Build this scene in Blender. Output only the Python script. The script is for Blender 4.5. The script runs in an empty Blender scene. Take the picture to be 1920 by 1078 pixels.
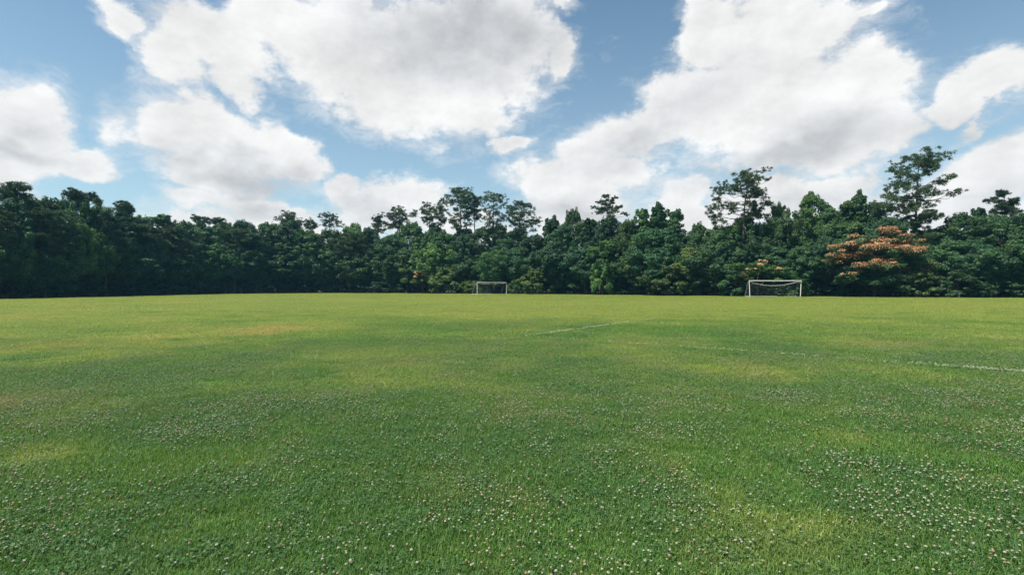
import bpy, math, random
import numpy as np
from mathutils import Vector, Matrix

R = math.radians
SC = bpy.context.scene
COL = SC.collection
F, CX, CY, EYE = 919.0, 960.0, 537.0, 1.5      # focal length in photo pixels, principal column, horizon row, eye height
SUN_AZ, SUN_EL = R(-117.0), R(63.0)             # azimuth from +Y towards +X

# ------------------------------------------------------------------ helpers
def quad_mesh(name, co, faces, mat=None, attrs=None, smooth=False):
    """faces: (M,4) or (M,3) int array"""
    me = bpy.data.meshes.new(name)
    co = np.asarray(co, dtype=np.float32); faces = np.asarray(faces, dtype=np.int32)
    M, k = faces.shape
    me.vertices.add(len(co)); me.vertices.foreach_set('co', co.ravel())
    me.loops.add(M * k); me.loops.foreach_set('vertex_index', faces.ravel())
    me.polygons.add(M); me.polygons.foreach_set('loop_start', np.arange(0, M * k, k, dtype=np.int32))
    if smooth: me.polygons.foreach_set('use_smooth', np.ones(M, dtype=bool))
    me.update(calc_edges=True)
    for an, v in (attrs or {}).items():
        v = np.asarray(v, dtype=np.float32)
        if v.ndim == 1:
            a = me.attributes.new(an, 'FLOAT', 'POINT'); a.data.foreach_set('value', v)
        else:
            a = me.attributes.new(an, 'FLOAT_VECTOR', 'POINT'); a.data.foreach_set('vector', v.ravel())
    if mat: me.materials.append(mat)
    return me

def link(name, data, parent=None, loc=(0, 0, 0)):
    o = bpy.data.objects.new(name, data); COL.objects.link(o)
    o.location = loc
    if parent: o.parent = parent
    return o

def tag(o, label=None, cat=None, group=None, kind=None):
    if label: o['label'] = label
    if cat: o['category'] = cat
    if group: o['group'] = group
    if kind: o['kind'] = kind
    return o

def unit(v):
    return v / np.maximum(np.linalg.norm(v, axis=-1, keepdims=True), 1e-9)

class Tubes:
    """collects tapered tubes and builds them as ONE mesh"""
    def __init__(s): s.co, s.fa, s.n = [], [], 0
    def tube(s, pts, rad, sides=6):
        pts = np.asarray(pts, float); rad = np.asarray(rad, float)
        t = unit(np.gradient(pts, axis=0))
        ref = np.array([0.31, 0.95, 0.05]) if abs(t[0][2]) > 0.7 else np.array([0.0, 0.05, 1.0])
        a = unit(np.cross(t, ref)); b = np.cross(t, a)
        ang = np.linspace(0, 2 * np.pi, sides, endpoint=False)
        ring = pts[:, None, :] + rad[:, None, None] * (np.cos(ang)[None, :, None] * a[:, None, :] + np.sin(ang)[None, :, None] * b[:, None, :])
        n = len(pts); s.co.append(ring.reshape(-1, 3))
        i = np.arange(n - 1)[:, None] * sides; j = np.arange(sides)[None, :]; j2 = (j + 1) % sides
        s.fa.append(np.stack([i + j, i + j2, i + sides + j2, i + sides + j], -1).reshape(-1, 4) + s.n)
        if sides == 4:
            e = (n - 1) * 4
            s.fa.append(np.array([[3, 2, 1, 0], [e, e + 1, e + 2, e + 3]]) + s.n)
        s.n += n * sides
    def mesh(s, name, mat, smooth=True):
        return quad_mesh(name, np.concatenate(s.co), np.concatenate(s.fa), mat, smooth=smooth)

# value noise in numpy (for the patches of turf)
_rs = np.random.RandomState(5)
_lat = _rs.rand(256, 256)
def vnoise(x, y):
    xi = np.floor(x).astype(int); yi = np.floor(y).astype(int); fx = x - xi; fy = y - yi
    fx = fx * fx * (3 - 2 * fx); fy = fy * fy * (3 - 2 * fy)
    g = lambda a, b: _lat[a & 255, b & 255]
    return (g(xi, yi) * (1 - fx) + g(xi + 1, yi) * fx) * (1 - fy) + (g(xi, yi + 1) * (1 - fx) + g(xi + 1, yi + 1) * fx) * fy
def fbm(x, y, oct=4, sc=1.0, off=0.0):
    v, a, t = 0, 1.0, 0
    for o in range(oct):
        v = v + a * vnoise(x * sc + off + 17.3 * o, y * sc + off * 1.7 + 9.1 * o); t += a; a *= 0.55; sc *= 2.03
    return v / t
def sstep(a, b, x):
    t = np.clip((x - a) / (b - a), 0, 1); return t * t * (3 - 2 * t)

def at(px, Y, py=None):
    """world point at photo column px, depth Y (and row py, else on the ground)"""
    return Vector(((px - CX) / F * Y, Y, 0.0 if py is None else EYE + (CY - py) / F * Y))

# ------------------------------------------------------------------ materials
def new_mat(name):
    m = bpy.data.materials.new(name); m.use_nodes = True
    nt = m.node_tree; nt.nodes.clear()
    return m, nt, nt.nodes, nt.links
def nd(nt, typ, **kw):
    n = nt.nodes.new(typ)
    for k, v in kw.items():
        if k.startswith('i_'):
            key = k[2:]; key = int(key) if key.isdigit() else key
            n.inputs[key].default_value = v
        else: setattr(n, k, v)
    return n
def ramp(nt, fac, stops):
    r = nt.nodes.new('ShaderNodeValToRGB')
    while len(r.color_ramp.elements) < len(stops): r.color_ramp.elements.new(0.5)
    for e, (p, c) in zip(r.color_ramp.elements, stops): e.position = p; e.color = (*c, 1)
    if fac is not None: nt.links.new(fac, r.inputs[0])
    return r
def attr(nt, name, typ='GEOMETRY'):
    return nd(nt, 'ShaderNodeAttribute', attribute_name=name, attribute_type=typ)
def mixc(nt, fac, a, b, blend='MIX'):
    m = nt.nodes.new('ShaderNodeMix'); m.data_type = 'RGBA'; m.blend_type = blend
    for sock, v in ((m.inputs[0], fac), (m.inputs[6], a), (m.inputs[7], b)):
        if isinstance(v, (int, float)): sock.default_value = v
        elif isinstance(v, tuple): sock.default_value = (*v, 1)
        else: nt.links.new(v, sock)
    return m.outputs[2]
def mth(nt, op, a, b=None, c=None, clamp=False):
    m = nt.nodes.new('ShaderNodeMath'); m.operation = op; m.use_clamp = clamp
    for i, v in enumerate((a, b, c)):
        if v is None: continue
        if isinstance(v, (int, float)): m.inputs[i].default_value = v
        else: nt.links.new(v, m.inputs[i])
    return m.outputs[0]

def leaf_material(name, stops, trans=0.28, rough=0.55, spec=0.3, obj_color=True):
    m, nt, N, L = new_mat(name)
    t = attr(nt, 'tint')
    r = ramp(nt, t.outputs['Fac'], stops)
    c = r.outputs[0]
    if obj_color:
        oi = N.new('ShaderNodeObjectInfo')
        c = mixc(nt, 1.0, c, oi.outputs['Color'], 'MULTIPLY')
    p = nd(nt, 'ShaderNodeBsdfPrincipled', i_Roughness=rough)
    p.inputs['Specular IOR Level'].default_value = spec
    L.new(c, p.inputs['Base Color'])
    tr = N.new('ShaderNodeBsdfTranslucent')
    L.new(mixc(nt, 1.0, c, (1.25, 1.3, 0.6), 'MULTIPLY'), tr.inputs[0])
    mx = nd(nt, 'ShaderNodeMixShader', i_0=trans)
    L.new(p.outputs[0], mx.inputs[1]); L.new(tr.outputs[0], mx.inputs[2])
    o = N.new('ShaderNodeOutputMaterial'); L.new(mx.outputs[0], o.inputs[0])
    return m

def plain_material(name, col, rough=0.7, spec=0.3, var=0.25, scale=6.0, metallic=0.0):
    m, nt, N, L = new_mat(name)
    tc = N.new('ShaderNodeTexCoord')
    no = nd(nt, 'ShaderNodeTexNoise', i_Scale=scale, i_Detail=5.0)
    L.new(tc.outputs['Object'], no.inputs['Vector'])
    a = tuple(c * (1 - var) for c in col); b = tuple(min(1, c * (1 + var)) for c in col)
    r = ramp(nt, no.outputs['Fac'], [(0.3, a), (0.7, b)])
    p = nd(nt, 'ShaderNodeBsdfPrincipled', i_Roughness=rough, i_Metallic=metallic)
    p.inputs['Specular IOR Level'].default_value = spec
    L.new(r.outputs[0], p.inputs['Base Color'])
    bu = nd(nt, 'ShaderNodeBump', i_Strength=0.4, i_Distance=0.02)
    L.new(no.outputs['Fac'], bu.inputs['Height']); L.new(bu.outputs[0], p.inputs['Normal'])
    o = N.new('ShaderNodeOutputMaterial'); L.new(p.outputs[0], o.inputs[0])
    return m

M_LEAF = leaf_material('broad_leaf', [(0.0, (0.022, 0.056, 0.032)), (0.5, (0.042, 0.098, 0.040)), (1.0, (0.092, 0.165, 0.052))], trans=0.3)
M_NEEDLE = leaf_material('pine_needle', [(0.0, (0.026, 0.054, 0.036)), (0.5, (0.045, 0.084, 0.042)), (1.0, (0.080, 0.122, 0.050))], trans=0.18)
M_BLOSSOM = leaf_material('mimosa_blossom', [(0.0, (0.26, 0.125, 0.060)), (0.5, (0.46, 0.215, 0.105)), (1.0, (0.56, 0.34, 0.20))], trans=0.25, obj_color=True)
M_BARK = plain_material('bark', (0.075, 0.06, 0.048), 0.9, 0.1, 0.4, 9)
M_PINEBARK = plain_material('pine_bark', (0.105, 0.072, 0.055), 0.9, 0.1, 0.4, 7)
M_WHITE = plain_material('white_paint', (0.66, 0.65, 0.60), 0.45, 0.4, 0.10, 3)
M_NET = plain_material('net_cord', (0.22, 0.23, 0.23), 0.8, 0.1, 0.1, 4)
M_ROPE = plain_material('rope', (0.62, 0.61, 0.56), 0.8, 0.1, 0.1, 4)
M_STEEL = plain_material('galvanised', (0.42, 0.42, 0.40), 0.5, 0.4, 0.15, 4)

# ------------------------------------------------------------------ foliage generators
def leaves(rng, C, Rd, n_per, ln, wd, outward=None, up=0.35, tone=None):
    """diamond leaves spread through ellipsoid clumps: C (N,3), Rd (N,3)"""
    C = np.asarray(C); Rd = np.asarray(Rd); N = len(C)
    cnt = np.maximum(12, (n_per * (Rd[:, 0] * Rd[:, 2] / np.mean(Rd[:, 0] * Rd[:, 2]))).astype(int))
    idx = np.repeat(np.arange(N), cnt); K = len(idx)
    d = rng.randn(K, 3); d[:, 2] += up
    if outward is not None: d += outward[idx] * 0.55
    d = unit(d)
    rr = 0.50 + 0.62 * rng.rand(K, 1) ** 0.6
    # each clump is itself lumpy: push leaves in and out by direction so that the outline breaks up
    ph = rng.rand(N, 3)[idx] * 6.28
    lump = 0.16 * (np.sin(d[:, :1] * 5 + ph[:, :1]) * np.sin(d[:, 1:2] * 5 + ph[:, 1:2]) + np.sin(d[:, 2:] * 6 + ph[:, 2:]))
    pos = C[idx] + d * Rd[idx] * (rr + lump)
    nrm = unit(d * 0.7 + rng.randn(K, 3) * 0.55 + np.array([0, 0, 0.45]))
    a = unit(np.cross(nrm, rng.randn(K, 3))); b = np.cross(nrm, a)
    s = (0.65 + 0.7 * rng.rand(K, 1))
    A = a * ln * 0.5 * s; B = b * wd * 0.5 * s
    co = np.stack([pos - A, pos + B, pos + A, pos - B], 1).reshape(-1, 3)
    ct = rng.rand(N)[idx] if tone is None else tone[idx]
    tint = np.clip(0.45 * ct + 0.55 * rng.rand(K), 0, 1)
    return co, np.repeat(tint, 4)

def needles(rng, C, Rd, n_per, ln, wd, per=7, up=0.5):
    C = np.asarray(C); Rd = np.asarray(Rd); N = len(C)
    cnt = np.maximum(6, (n_per * (Rd[:, 0] * Rd[:, 2] / np.mean(Rd[:, 0] * Rd[:, 2]))).astype(int))
    idx = np.repeat(np.arange(N), cnt); K = len(idx)
    d = rng.randn(K, 3); d[:, 2] += 0.3; d = unit(d)
    pos = C[idx] + d * Rd[idx] * (0.35 + 0.6 * rng.rand(K, 1))
    base = unit(d * 0.8 + np.array([0, 0, up]))
    J = np.repeat(np.arange(K), per); Q = len(J)
    nd_ = unit(base[J] + rng.randn(Q, 3) * 0.65)
    side = unit(np.cross(nd_, rng.randn(Q, 3)))
    s = 0.7 + 0.6 * rng.rand(Q, 1)
    p0 = pos[J]; p1 = p0 + nd_ * ln * s
    co = np.stack([p0 - side * wd * 0.5, p0 + side * wd * 0.5, p1 + side * wd * 0.3, p1 - side * wd * 0.3], 1).reshape(-1, 3)
    ct = rng.rand(N)[idx]
    tint = np.clip(0.45 * ct + 0.55 * rng.rand(K), 0, 1)[J]
    return co, np.repeat(tint, 4)

def quads_of(co):
    return np.arange(len(co)).reshape(-1, 4)

def limb(T, p, q, r0, r1, rng, sag=0.12, n=5, sides=5):
    p = np.asarray(p, float); q = np.asarray(q, float)
    t = np.linspace(0, 1, n)[:, None]
    L_ = np.linalg.norm(q - p)
    mid = p + (q - p) * t
    mid[:, 2] -= (np.sin(np.pi * t[:, 0]) * sag * L_)
    mid[1:-1] += rng.randn(n - 2, 3) * 0.03 * L_
    T.tube(mid, np.linspace(r0, r1, n), sides)

def broadleaf(seed, H, Rad, z0, shape='round', n_puff=60, n_per=300, ln=0.34, wd=0.24):
    """returns (trunk mesh, crown mesh): a crown of leafy clumps on an uneven envelope"""
    rng = np.random.RandomState(seed)
    lobes = rng.rand(6) * 6.28
    def env(t, th):
        if shape == 'round': r = np.sin(np.pi * np.clip(0.10 + 0.86 * t, 0, 1)) ** 0.65
        elif shape == 'tall': r = (1.02 - t) ** 0.8 * 1.15
        else: r = np.sin(np.pi * np.clip(0.30 + 0.66 * t, 0, 1)) ** 0.7      # skirted to the ground
        return r * (1 + 0.20 * np.sin(2 * th + lobes[0] + 3 * t) + 0.16 * np.sin(3 * th + lobes[1] - 5 * t) + 0.10 * np.sin(9 * t + lobes[2]))
    C, Rd = [], []
    for k in range(n_puff):
        t = (k + rng.rand()) / n_puff
        t = t ** 0.9
        th = rng.rand() * 6.283
        inner = rng.rand() < 0.22
        q = env(t, th) * Rad * (0.25 + 0.35 * rng.rand() if inner else 0.66 + 0.40 * rng.rand() ** 1.3)
        pr = Rad * (0.065 + 0.19 * rng.rand() ** 2.0) * (1.15 - 0.35 * t)
        z = z0 + (H - z0) * (0.04 + 0.90 * t)
        C.append((q * math.cos(th), q * math.sin(th), z + rng.randn() * 0.1 * pr))
        Rd.append((pr, pr, pr * (0.60 + 0.25 * rng.rand())))
    for k in range(12):                      # leading shoots, taller than wide
        a = rng.rand() * 6.283; q = Rad * 0.5 * rng.rand() ** 0.8; pr = Rad * (0.07 + 0.06 * rng.rand())
        C.append((q * math.cos(a), q * math.sin(a), H - pr * 1.2 - (q / Rad) ** 1.5 * 0.35 * H * rng.rand() - 0.04 * H * rng.rand())); Rd.append((pr, pr, pr * (1.2 + 0.9 * rng.rand())))
    C = np.array(C); Rd = np.array(Rd)
    out = C.copy(); out[:, 2] = 0; out = unit(out)
    co, tint = leaves(rng, C, Rd, n_per, ln, wd, outward=out)
    # stray sprays just outside the envelope
    crown = quad_mesh('crown', co, quads_of(co), M_LEAF, {'tint': tint})
    T = Tubes()
    n = 8; zs = np.linspace(0, H * 0.86, n)
    ax = np.stack([np.cumsum(rng.randn(n) * 0.012 * H), np.cumsum(rng.randn(n) * 0.012 * H), zs], 1); ax[0, :2] = 0
    r0 = 0.016 * H + 0.03
    rad = r0 * (1 - 0.85 * np.linspace(0, 1, n)); rad[0] *= 1.35
    T.tube(ax, rad, 8)
    for k in rng.permutation(len(C))[:26]:
        c = C[k]; zb = max(H * 0.12, c[2] - (0.12 + 0.5 * np.hypot(c[0], c[1]) / H) * H * 0.5)
        p = np.array([np.interp(zb, zs, ax[:, 0]), np.interp(zb, zs, ax[:, 1]), zb])
        limb(T, p, c, r0 * 0.36 * (1 - 0.6 * zb / H), 0.012, rng, sag=-0.04)
    return T.mesh('trunk', M_BARK), crown

def pine_from_puffs(seed, trunk, P, Rd, tufts=34, ln=0.34, wd=0.05, r0=0.22):
    """trunk: (n,3) axis; P, Rd: clump centres and radii in the tree's own space"""
    rng = np.random.RandomState(seed)
    trunk = np.asarray(trunk, float); P = np.asarray(P); Rd = np.asarray(Rd)
    # every clump is broken into a few smaller tufts along its twig
    C2, R2 = [], []
    for c, r in zip(P, Rd):
        k = 8 + int(rng.rand() * 5)
        for _ in range(k):
            C2.append(c + np.clip(rng.randn(3) * 0.68, -1.4, 1.4) * r); R2.append(r * rng.uniform(0.14, 0.40) * np.array([1.15, 1.15, 0.85]))
    co, tint = needles(rng, C2, R2, tufts, ln, wd)
    crown = quad_mesh('crown', co, quads_of(co), M_NEEDLE, {'tint': tint})
    T = Tubes()
    H = trunk[-1, 2]
    rad = r0 * (1 - 0.82 * trunk[:, 2] / H); rad[0] *= 1.3
    T.tube(trunk, rad, 8)
    for c, r in zip(P, Rd):
        hd = math.hypot(c[0] - np.interp(c[2], trunk[:, 2], trunk[:, 0]), c[1] - np.interp(c[2], trunk[:, 2], trunk[:, 1]))
        zb = min(max(c[2] - 0.22 * hd - 0.15, H * 0.25), H * 0.97)
        p = np.array([np.interp(zb, trunk[:, 2], trunk[:, 0]), np.interp(zb, trunk[:, 2], trunk[:, 1]), zb])
        limb(T, p, c, r0 * 0.30 * (1.1 - 0.8 * zb / H) + 0.01, 0.018, rng, sag=0.05, n=6)
    return T.mesh('trunk', M_PINEBARK), crown

def generic_pine(seed, H, Rad, bare=0.45):
    rng = np.random.RandomState(seed)
    n = 9; zs = np.linspace(0, H * 0.97, n)
    ax = np.stack([np.cumsum(rng.randn(n) * 0.008 * H), np.cumsum(rng.randn(n) * 0.008 * H), zs], 1); ax[0, :2] = 0
    P, Rd = [], []
    z = bare * H
    while z < H * 0.96:
        t = (z / H - bare) / (1 - bare)
        rr = Rad * (0.45 + 0.75 * math.sin(math.pi * min(1, 0.22 + 0.72 * t)))
        for k in range(3 + int(rng.rand() * 3)):
            th = rng.rand() * 6.283; L_ = rr * (0.55 + 0.45 * rng.rand())
            for f in ((1.0,) if L_ < Rad * 0.5 else (0.6, 1.0)):
                s = Rad * (0.20 + 0.10 * rng.rand())
                P.append((L_ * f * math.cos(th), L_ * f * math.sin(th), z + 0.18 * L_ * f)); Rd.append((s, s, s * 0.55))
        z += H * (0.045 + 0.03 * rng.rand())
    s = Rad * 0.3
    P.append((ax[-1, 0], ax[-1, 1], H * 0.97)); Rd.append((s, s, s * 0.7))
    return pine_from_puffs(seed + 1, ax, P, Rd, tufts=12, ln=0.32, wd=0.045, r0=0.012 * H + 0.04)

# ------------------------------------------------------------------ wood edge: where the turf stops, as depth along each column of the photo
EDGE_PX = np.array([-400, -100, 0, 150, 300, 420, 600, 750, 900, 1050, 1250, 1400, 1550, 1750, 1920, 2050, 2400], float)
EDGE_Y = np.array([42, 52, 58, 67, 84, 98, 110, 107, 100, 92, 80, 75, 71, 67, 63, 60, 52], float)
def edge(px): return float(np.interp(px, EDGE_PX, EDGE_Y))

TONE = {'mid': (1, 1, 1), 'dark': (0.90, 0.96, 1.0), 'light': (1.45, 1.42, 1.05), 'yellow': (1.65, 1.28, 0.90), 'olive': (1.5, 1.15, 0.9), 'tan': (2.0, 1.3, 1.3), 'bright': (1.35, 1.4, 1.0), 'blue': (0.8, 0.95, 1.15)}
WORD = {'mid': 'mid green', 'dark': 'dark green', 'light': 'pale green', 'yellow': 'yellowish green', 'olive': 'olive green', 'tan': 'brownish', 'bright': 'bright green', 'blue': 'bluish green'}

def whole(name, label, cat, group, trunk_me, crown_me, loc, rz, scale, tone='mid', trunk_name='trunk'):
    e = bpy.data.objects.new(name, None); COL.objects.link(e)
    e.location = loc; e.rotation_euler = (0, 0, rz); e.scale = scale; e.empty_display_size = 0.5
    tag(e, label, cat, group)
    t = bpy.data.objects.new(trunk_name, trunk_me); COL.objects.link(t); t.parent = e
    c = bpy.data.objects.new('crown', crown_me); COL.objects.link(c); c.parent = e
    v = rnd.uniform(0.72, 1.30); h = rnd.uniform(-0.10, 0.16)
    c.color = (TONE[tone][0] * v * (1 + h), TONE[tone][1] * v, TONE[tone][2] * v * (1 - h), 1)
    return e

rnd = random.Random(11)

def build_trees():
    # prototypes: (trunk, crown, H, radius)
    P = {'round': [(*broadleaf(100 + i, 14, 4.6, 1.8, 'round', 240, 125, 0.28, 0.18), 14, 4.6) for i in range(5)],
         'tall': [(*broadleaf(140 + i, 15, 3.0, 2.5, 'tall', 200, 100, 0.26, 0.17), 15, 3.0) for i in range(3)],
         'low': [(*broadleaf(160 + i, 8, 3.6, 2.5, 'round', 190, 115, 0.24, 0.15), 8, 3.6) for i in range(5)],
         'shrub': [(*broadleaf(180 + i, 3.6, 2.2, 0.15, 'skirt', 80, 100, 0.20, 0.12), 3.6, 2.2) for i in range(4)],
         'pine': [(*generic_pine(200 + i * 3, 18, 3.2, 0.40 + 0.05 * i), 18, 3.2) for i in range(4)]}
    used = {k: 0 for k in P}
    def place(kind, px, top, w, dy, tone, name, label, cat, group):
        Y = edge(px) + dy
        i = used[kind]; used[kind] += 1
        tm, cm, H, Rr = P[kind][i % len(P[kind])]
        h = (CY - top) / F * Y + EYE
        s = (w / F * Y * 0.5 * 1.08) / Rr
        sz = h / H
        if kind == 'tall': s *= 1.45
        s = max(s, 0.45 * sz)
        loc = at(px, Y); loc.x += 0
        return whole(name, label, cat, group, tm, cm, loc, rnd.random() * 6.283, (s, s * rnd.uniform(0.9, 1.1), sz), tone)
    # ---- landmarks for the labels
    def where(px):
        if px < 923: return 0, 923 - px, 'from the small goal toward the dark wood end'
        if px < 1453: return 1, px - 923, 'from the small goal toward the large goal'
        if px < 1645: return 2, px - 1453, 'from the large goal toward the mimosa'
        return 3, px - 1645, 'one past the orange mimosa'
    ORD = ['first', 'second', 'third', 'fourth', 'fifth', 'sixth', 'seventh', 'eighth', 'ninth', 'tenth', 'eleventh', 'twelfth', 'thirteenth', 'fourteenth', 'fifteenth', 'sixteenth', 'seventeenth', 'eighteenth', 'nineteenth', 'twentieth', 'twenty-first', 'twenty-second', 'twenty-third', 'twenty-fourth', 'twenty-fifth', 'twenty-sixth', 'twenty-seventh', 'twenty-eighth', 'twenty-ninth', 'thirtieth', 'thirty-first', 'thirty-second', 'thirty-third', 'thirty-fourth', 'thirty-fifth', 'thirty-sixth', 'thirty-seventh', 'thirty-eighth', 'thirty-ninth', 'fortieth']
    def labels(rows, noun):
        by = {}
        for r in rows: by.setdefault(where(r[0])[0], []).append(r[0])
        out = {}
        for z, xs in by.items():
            for k, x in enumerate(sorted(xs, key=lambda v: where(v)[1])):
                out[x] = f'{noun}, {ORD[k]} {where(x)[2]}'
        return out
    # ---- main row: the trees that make the skyline (column, top row, width, kind, extra depth, tone)
    MAIN = [(-45, 366, 120, 'round', 6, 'dark'), (62, 367, 80, 'round', 7, 'mid'), (106, 370, 80, 'round', 8, 'mid'), (20, 374, 80, 'round', 4, 'dark'), (150, 372, 60, 'round', 5, 'dark'), (234, 394, 50, 'round', 5, 'dark'), (374, 416, 50, 'round', 6, 'mid'), (410, 419, 50, 'round', 6, 'mid'), (545, 410, 50, 'round', 6, 'mid'), (185, 386, 80, 'round', 6, 'dark'),
            (222, 400, 70, 'tall', 5, 'dark'), (262, 402, 72, 'round', 6, 'dark'), (306, 400, 56, 'tall', 8, 'light'), (345, 414, 66, 'round', 5, 'dark'), (392, 424, 70, 'round', 5, 'mid'),
            (428, 420, 60, 'round', 7, 'mid'), (458, 415, 70, 'round', 5, 'mid'), (499, 415, 72, 'round', 5, 'mid'), (526, 424, 60, 'tall', 4, 'mid'), (572, 430, 80, 'round', 4, 'bright'),
            (622, 430, 76, 'round', 5, 'mid'), (664, 420, 66, 'round', 6, 'bright'), (694, 428, 56, 'round', 5, 'mid'), (736, 438, 80, 'round', 4, 'mid'), (770, 416, 66, 'round', 6, 'bright'),
            (800, 432, 70, 'round', 7, 'mid'), (832, 436, 76, 'round', 4, 'bright'), (868, 440, 58, 'round', 5, 'dark'), (905, 424, 70, 'round', 8, 'dark'), (872, 428, 60, 'round', 9, 'dark'), (937, 420, 50, 'round', 9, 'dark'), (968, 430, 60, 'round', 9, 'dark'), (818, 422, 50, 'round', 10, 'mid'), (945, 436, 60, 'round', 9, 'dark'),
            (1000, 440, 76, 'round', 5, 'mid'), (1036, 406, 44, 'tall', 7, 'mid'), (1076, 391, 56, 'round', 8, 'mid'), (1058, 422, 70, 'round', 4, 'blue'), (1106, 408, 46, 'tall', 6, 'blue'),
            (1142, 404, 56, 'round', 6, 'blue'), (1178, 410, 56, 'round', 5, 'mid'), (1205, 390, 44, 'tall', 6, 'bright'), (1236, 381, 50, 'tall', 7, 'blue'), (1268, 391, 42, 'tall', 6, 'blue'),
            (1232, 428, 100, 'round', 3, 'blue'), (1312, 417, 54, 'round', 5, 'mid'), (1345, 424, 74, 'round', 4, 'mid'), (1378, 418, 60, 'round', 6, 'bright'), (1424, 416, 66, 'round', 5, 'dark'), (1393, 402, 56, 'round', 7, 'mid'),
            (1464, 381, 60, 'round', 6, 'mid'), (1521, 362, 72, 'round', 7, 'bright'), (1556, 392, 66, 'round', 6, 'mid'), (1583, 378, 36, 'tall', 9, 'dark'), (1608, 360, 52, 'tall', 8, 'mid'),
            (1640, 376, 44, 'tall', 8, 'blue'), (1604, 414, 100, 'round', 4, 'mid'), (1662, 408, 80, 'round', 3, 'dark'), (1756, 428, 84, 'round', 5, 'mid'), (1802, 401, 100, 'round', 5, 'dark'),
            (1836, 388, 42, 'tall', 8, 'mid'), (1862, 403, 90, 'round', 4, 'mid'), (1914, 398, 84, 'round', 6, 'dark'), (1975, 404, 100, 'round', 5, 'dark')]
    lab = labels(MAIN, 'skyline broadleaf tree')
    for px, top, w, kind, dy, tone in MAIN:
        place(kind, px, top, w, dy, tone, 'broadleaf_tree', f'{WORD[tone]} {lab[px]}', 'tree', 'broadleaf trees of the skyline')
    # ---- front row, half the height, overhanging the turf
    FRONT = [(-30, 450, 84, 'dark'), (22, 452, 80, 'olive'), (70, 470, 74, 'dark'), (112, 455, 70, 'dark'), (145, 416, 50, 'light'), (180, 434, 52, 'light'), (218, 466, 70, 'dark'), (258, 452, 76, 'mid'),
             (302, 468, 74, 'mid'), (350, 470, 70, 'dark'), (396, 456, 74, 'bright'), (440, 462, 78, 'mid'), (490, 464, 74, 'mid'), (540, 458, 78, 'dark'), (590, 472, 74, 'mid'), (606, 486, 40, 'light'), (634, 462, 78, 'dark'),
             (676, 470, 76, 'mid'), (716, 478, 66, 'olive'), (728, 488, 44, 'tan'), (766, 466, 78, 'mid'), (818, 458, 78, 'bright'), (862, 478, 60, 'dark'), (926, 470, 62, 'bright'), (968, 466, 66, 'dark'),
             (1012, 472, 70, 'dark'), (1050, 456, 78, 'blue'), (1098, 466, 70, 'blue'), (1142, 452, 88, 'bright'), (1190, 458, 78, 'mid'), (1240, 462, 78, 'dark'), (1290, 466, 78, 'olive'), (1342, 458, 78, 'mid'),
             (1398, 470, 76, 'mid'), (1450, 462, 80, 'blue'), (1500, 464, 78, 'dark'), (1552, 446, 80, 'mid'), (1692, 470, 66, 'bright'), (1736, 460, 84, 'mid'), (1786, 450, 88, 'mid'), (1836, 456, 88, 'dark'),
             (1884, 466, 86, 'mid'), (1934, 458, 88, 'dark')]
    lab = labels(FRONT, 'half-height edge tree')
    for px, top, w, tone in FRONT:
        place('low', px, top, w, 0.6 if px == 926 else rnd.uniform(1.8, 3.8), tone, 'edge_tree', f'{WORD[tone]} {lab[px]}', 'tree', 'half-height trees along the wood edge')
    # ---- shrubs in the shade under them
    SHRUB = [(832, 500, 66, 'yellow'), (880, 527, 44, 'yellow'), (1004, 507, 54, 'yellow'), (966, 525, 24, 'light'), (712, 528, 44, 'mid'), (744, 520, 40, 'dark'), (1252, 498, 78, 'olive'), (1128, 486, 44, 'light'), (1092, 515, 60, 'dark'),
             (1480, 511, 66, 'bright'), (1330, 512, 70, 'dark'), (1380, 516, 60, 'blue'), (1574, 516, 60, 'dark'), (1800, 506, 80, 'mid'), (1872, 510, 80, 'dark'), (60, 518, 70, 'dark'), (10, 515, 70, 'dark'), (165, 524, 60, 'dark'),
             (262, 526, 60, 'dark'), (350, 520, 60, 'dark'), (425, 522, 46, 'dark'), (480, 518, 60, 'dark'), (550, 522, 60, 'dark'), (620, 524, 60, 'dark'), (670, 520, 50, 'dark'), (1190, 512, 60, 'dark'), (1040, 524, 50, 'dark'),
             (1430, 528, 60, 'dark'), (1530, 530, 60, 'dark'), (1640, 524, 60, 'dark'), (1720, 508, 66, 'olive'), (1760, 524, 60, 'dark'), (1905, 525, 60, 'dark'), (905, 520, 40, 'dark'), (940, 516, 50, 'dark'), (785, 528, 50, 'dark'),
             (112, 522, 60, 'dark'), (212, 524, 60, 'dark'), (306, 524, 60, 'dark'), (390, 526, 50, 'dark'), (1290, 522, 50, 'dark'), (1840, 526, 60, 'dark'), (1150, 524, 46, 'dark')]
    lab = labels(SHRUB, 'turf-edge shrub')
    for px, top, w, tone in SHRUB:
        place('shrub', px, top, w, rnd.uniform(-1.0, -0.2) if tone != 'dark' else rnd.uniform(2.5, 4.2), tone, 'shrub', f'{WORD[tone]} {lab[px]}', 'shrub', 'shrubs at the foot of the wood')
    # ---- the wood behind: a second rank whose dark crowns fill the gaps
    SKY_PX = [0, 60, 100, 145, 180, 235, 280, 345, 400, 500, 560, 640, 700, 790, 860, 925, 1000, 1035, 1075, 1140, 1235, 1290, 1345, 1463, 1520, 1605, 1660, 1720, 1760, 1800, 1920]
    SKY_Y = [375, 375, 380, 380, 392, 405, 412, 424, 430, 425, 432, 436, 440, 440, 446, 446, 446, 425, 410, 415, 400, 430, 430, 400, 385, 385, 420, 420, 432, 412, 410]
    BACK = list(range(-60, 2010, 46))
    lab = labels([(b,) for b in BACK], 'shaded second-rank tree')
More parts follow.
